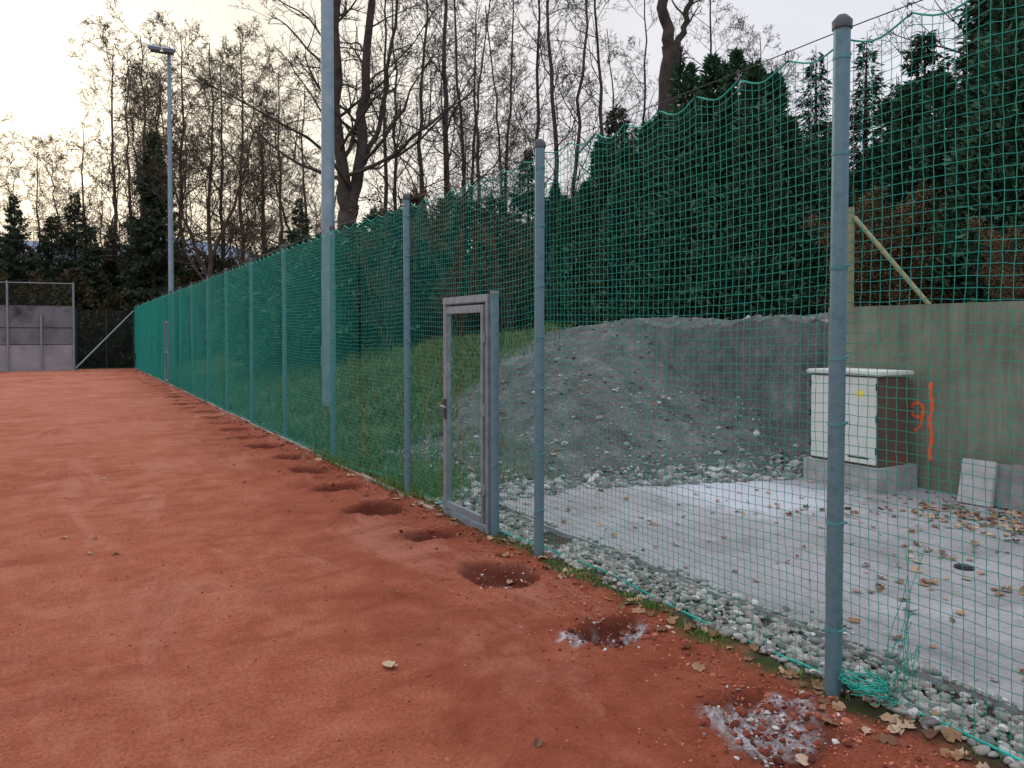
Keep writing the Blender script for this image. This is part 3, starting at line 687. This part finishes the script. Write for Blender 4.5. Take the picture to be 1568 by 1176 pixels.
T_crown = bare('tree_crown', [
    ([(0, 0, -.3), (0, .1, 3), (.1, 0, 7), (-.2, .1, 11), (0, 0, 15)], .18, .02, 1.2, 1.25),
    ([(.03, 0, 3.5), (1.2, .4, 6.5), (1.9, .7, 10), (2.1, .9, 13.5)], .10, .016, .9, 1),
    ([(.05, 0, 4.5), (-1.2, -.3, 7.5), (-1.8, -.6, 10.5), (-2, -.5, 13)], .10, .016, .9, 1)], 13, (15, 7, 5, 4), 4.0, (34, 70), .08, twig, .0085)
T_crown2 = bare('tree_crown_b', [([(0, 0, -.3), (.2, .1, 4), (0, 0, 8), (.3, .1, 12), (.1, 0, 16)], .17, .018, 1.7, 1.3)], 17, (22, 7, 6, 4), 4.8, (36, 72), .07, twig, .0085, t0=.14)
T_crook = bare('tree_crooked', [
    ([(0, 0, -.3), (.1, 0, 3), (0, .05, 6), (.1, 0, 7.6)], .27, .24, .25, .5),
    ([(.1, 0, 7.5), (-.15, 0, 8.6), (.05, .1, 9.6), (-.5, 0, 11), (-.8, 0, 14)], .17, .05, 1, .75),
    ([(.1, 0, 7.3), (.55, .1, 8.2), (.5, 0, 9.0), (1.35, .1, 9.6)], .10, .045, .5, .5),
    ([(0, 0, 8.8), (.5, 0, 9.9), (.7, .2, 11.6), (1.1, 0, 14)], .10, .03, .8, .8)], 23, (14, 5, 4, 3), 3.4, (35, 70), .07)
T_shrub = bare('shrub_bare', [([(0, 0, -.2), (.5*math.cos(a), .5*math.sin(a), 1.8), (1.2*math.cos(a), 1.2*math.sin(a), 4.2+.5*math.sin(3*a))], .05, .012, .55, .7) for a in np.arange(0, 6.2, 1.1)], 29, (15, 5, 4, 3), 1.9, (22, 50), .1, twig, .006, t0=.1, leafy=2000)
T_shrubl = bare('shrub_leafy', [([(0, 0, -.2), (.4*math.cos(a), .4*math.sin(a), 1.3), (1.3*math.cos(a), 1.3*math.sin(a), 3.4+.5*math.sin(3*a))], .05, .012, .6, .8) for a in np.arange(0, 6.2, 1.1)], 31, (14, 5, 4, 3), 1.8, (30, 60), .06, twig, .005, t0=.05, leafy=14000)
S1 = spruce('spruce_a', 11, 2.2, 3, 30000); S2 = spruce('spruce_b', 9, 1.8, 5, 22000, p=.75); S3 = spruce('spruce_sparse', 9, 1.6, 9, 9000, p=.9, W=.028)
C1 = bushy('evergreen_a', 6.2, 1.45, 4, 30000, flat=1.3, lean=.6); C2 = bushy('evergreen_b', 5.4, 1.45, 6, 28000, flat=1.3, lean=.6); C3 = bushy('evergreen_c', 6.6, 1.6, 12, 32000, flat=1.2, lean=.6)
B1 = bushy('thicket_a', 4.2, 2.4, 15, 20000, dull, lean=.3, shell=.3, L=(.12, .3)); B2 = bushy('thicket_b', 3.6, 2.6, 16, 20000, thuj, lean=.3, shell=.3, L=(.12, .3))
cnt = [0]
def put(name, me, az, r, s=1, rz=None, parent=None):
    cnt[0] += 1
    x, y = r*math.sin(R(az)), r*math.cos(R(az)); z = hz(x, y)-.05
    if rz is None: rz = (cnt[0]*2.399) % 6.283
    return inst(name, me, (x, y, z), rz, s, parent)
put('bare_tree', T_fork, 18.1, 23, 1.0, -.25)
put('bare_tree', T_crook, 41.5, 20, 1.0, -.6)
for az, r, s, me in ((25.4, 24, 1, T_slen), (26.9, 30, 1.05, T_slen2), (23.6, 28, .95, T_slen), (34.1, 21, .9, T_slen2), (32.0, 31, 1.05, T_slen), (29.6, 34, 1.1, T_slen2),
                     (36.6, 29, 1.0, T_slen), (38.9, 32, 1., T_slen2), (21.2, 31, 1.1, T_slen2), (44.5, 32, .95, T_slen), (47.8, 38, .9, T_crown2), (27.8, 40, 1.1, T_crown2), (61.8, 22, 1.0, T_slen)):
    put('bare_tree', me, az, r, s)
for az, r, s, me in ((-3.6, 52, .8, T_crown), (-1.2, 58, .85, T_crown2), (1.2, 54, .95, T_crown), (3.0, 48, 1.1, T_crown2), (4.6, 45, 1.15, T_crown), (6.9, 50, 1.2, T_crown2),
                     (8.9, 40, 1.0, T_crown), (10.8, 44, 1.05, T_crown2), (12.4, 50, 1.05, T_crown), (13.6, 40, .85, T_crown2), (15.2, 46, 1.0, T_crown), (-6, 50, 1, T_crown2), (9.6, 52, 1.15, T_crown2), (5.8, 54, 1.2, T_crown)):
    put('bare_tree', me, az, r, s)
for az, r, s, me in ((5.3, 43, 1.1, S1), (4.2, 46, .85, S2), (.7, 45, .82, S1), (1.6, 44, .8, S2), (-2.6, 46, .8, S1), (-.6, 48, .9, S2), (2.8, 47, .7, S1), (14.8, 38, .62, S1), (13.6, 42, .6, S2), (-4.5, 44, .9, S2),
                     (37.9, 25, .85, S2), (39.0, 27, .85, S3), (31.4, 27, .62, S1), (25, 30, .5, S1), (51.6, 23, .9, S3), (54.8, 24, .95, S3), (58.2, 21, .8, S2), (56.6, 24, .8, S3),
                     (61.9, 19, .85, S2), (64.2, 17.5, 1.15, S3), (66.5, 18, 1.1, S2), (60.4, 21, .75, S3), (44.6, 24, .85, S3), (47, 23, .75, S2), (35, 25, .55, S2), (62.9, 21, 1.2, S3)):
    put('spruce_tree', me, az, r, s)
for az, r, s, me in ((35.6, 19, .70, C2), (37.4, 18.6, .76, C1), (39.3, 18.2, .80, C2), (41.0, 18.6, .85, C1), (43.0, 17.8, .95, C2), (44.7, 17.6, .96, C1), (46.4, 17.2, .90, C3), (48.1, 17.0, .86, C1),
                     (49.9, 16.6, .78, C2), (51.6, 16.8, .55, C3), (33.4, 20, .62, C3), (53.2, 17.4, .52, C1), (55.3, 17.5, .68, C2), (57.6, 17.5, .78, C1), (59.6, 17, .68, C3), (61.5, 16.2, .78, C1), (64, 15.5, .9, C3)):
    put('evergreen_tree', me, az, r, s)
thk = empty('undergrowth_thicket')
r7 = np.random.RandomState(77)
for az in np.arange(-7, 17, .95):
    put('bush', (B1, T_shrubl, B1, T_shrub)[r7.randint(4)], az+r7.normal(0, .3), r7.uniform(43, 49), (1, 1, r7.uniform(.9, 1.3)), parent=thk)
for az in np.arange(-7, 17, 1.3):
    put('bush', (T_shrubl, T_shrub, B1, B2)[r7.randint(4)], az+r7.normal(0, .3), r7.uniform(50, 58), r7.uniform(1.2, 1.6), parent=thk)
for az in np.arange(15.5, 38, 1.3):
    put('bush', (B2, B1, B2, T_shrub)[r7.randint(4)], az+r7.normal(0, .3), r7.uniform(22, 27), r7.uniform(.8, 1.1), parent=thk)
for az in np.arange(17, 36, 2.2):
    put('bush', (T_shrub, T_shrubl)[r7.randint(2)], az+r7.normal(0, .4), r7.uniform(19, 24), r7.uniform(.6, .9), parent=thk)
for az in (8, 10, 12.3, 14.6):
    put('bush', (T_shrub, T_shrubl)[r7.randint(2)], az, r7.uniform(38, 41), r7.uniform(.8, 1.1), parent=thk)
for az, r, s in ((54.6, 15.5, .55), (57.6, 15.5, .65), (63.5, 13.5, .4)):
    put('bush', T_shrubl, az, r, s, parent=thk)
for az in np.arange(33, 68, 2.0):
    put('bush', (B2, B2, B1)[r7.randint(3)], az, r7.uniform(20, 24), r7.uniform(.8, 1.0), parent=thk)
df = empty('distant_forest')
for k in range(60):
    put('conifer', (S1, B2, S2, B1)[r7.randint(4)], -12+k*1.4+r7.normal(0, .3), r7.uniform(66, 90), r7.uniform(.6, .95)*1.1, parent=df)

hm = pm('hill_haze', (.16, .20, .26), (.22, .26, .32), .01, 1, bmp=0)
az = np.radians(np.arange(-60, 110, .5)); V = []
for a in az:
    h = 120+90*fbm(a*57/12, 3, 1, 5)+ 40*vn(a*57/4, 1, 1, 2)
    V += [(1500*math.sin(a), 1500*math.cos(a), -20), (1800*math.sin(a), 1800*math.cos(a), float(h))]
n = len(az)
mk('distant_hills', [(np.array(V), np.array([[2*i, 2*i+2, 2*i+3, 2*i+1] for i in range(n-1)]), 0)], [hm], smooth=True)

# ------------------------------------------------------------------ light
SAZ, SEL = R(-2), R(15)
sd = Vector((math.sin(SAZ)*math.cos(SEL), math.cos(SAZ)*math.cos(SEL), math.sin(SEL)))
w = bpy.data.worlds.new('World'); scene.world = w; w.use_nodes = True
nt = w.node_tree
for n_ in list(nt.nodes): nt.nodes.remove(n_)
out = N(nt, 'ShaderNodeOutputWorld'); bg = N(nt, 'ShaderNodeBackground'); nt.links.new(bg.outputs[0], out.inputs[0]); bg.inputs[1].default_value = .118
sky = N(nt, 'ShaderNodeTexSky'); sky.sky_type = 'NISHITA'; sky.sun_disc = False; sky.sun_elevation = SEL; sky.sun_rotation = SAZ; sky.dust_density = 3
tc = N(nt, 'ShaderNodeTexCoord').outputs['Generated']
dt = N(nt, 'ShaderNodeVectorMath', operation='DOT_PRODUCT'); nt.links.new(tc, dt.inputs[0]); dt.inputs[1].default_value = sd[:]
mpn = N(nt, 'ShaderNodeMapping'); mpn.inputs['Scale'].default_value = (1, 1, 2.6); nt.links.new(tc, mpn.inputs[0])
cl = noise(nt, mpn.outputs[0], 2.2, 6, .5, .4)
warm = ramp(nt, dt.outputs['Value'], [(0.3, (7.4, 7.8, 8.6)), (.70, (7.8, 7.8, 8.2)), (.88, (8.4, 8.0, 7.8)), (.97, (9.0, 8.3, 6.9)), (1.0, (9.8, 9.2, 7.8))])
cc = mix(nt, 1.0, warm, ramp(nt, cl, [(.3, (.86, .86, .88)), (.6, (1.02, 1.02, 1.02)), (.75, (1.10, 1.09, 1.09))]), 'MULTIPLY')
sx_ = N(nt, 'ShaderNodeSeparateXYZ'); nt.links.new(tc, sx_.inputs[0])
zen = ramp(nt, sx_.outputs['Z'], [(.42, (1, 1, 1)), (.85, (2.1, 2.12, 2.2))])   # overcast sky: brighter towards the zenith
cc = mix(nt, 1.0, cc, zen, 'MULTIPLY')
fin = mix(nt, .92, sky.outputs[0], cc)
nt.links.new(fin, bg.inputs[0])
sl_ = bpy.data.lights.new('sun', 'SUN'); sl_.energy = .9; sl_.angle = R(14); sl_.color = (1, .93, .82)
so = bpy.data.objects.new('sun', sl_); COL.objects.link(so); so.rotation_euler = sd.to_track_quat('Z', 'Y').to_euler()

# ------------------------------------------------------------------ camera
cd = bpy.data.cameras.new('camera'); cam = bpy.data.objects.new('camera', cd); COL.objects.link(cam)
cam.location = (0, 0, 1.62); cam.rotation_euler = (R(90-1.2), 0, R(-30.2))
cd.sensor_width = 36; cd.lens = 27.05; cd.shift_y = -.0327; cd.clip_start = .05; cd.clip_end = 5000
scene.camera = cam
scene.view_settings.view_transform = 'Standard'; scene.view_settings.look = 'None'; scene.view_settings.exposure = 0; scene.view_settings.gamma = 1
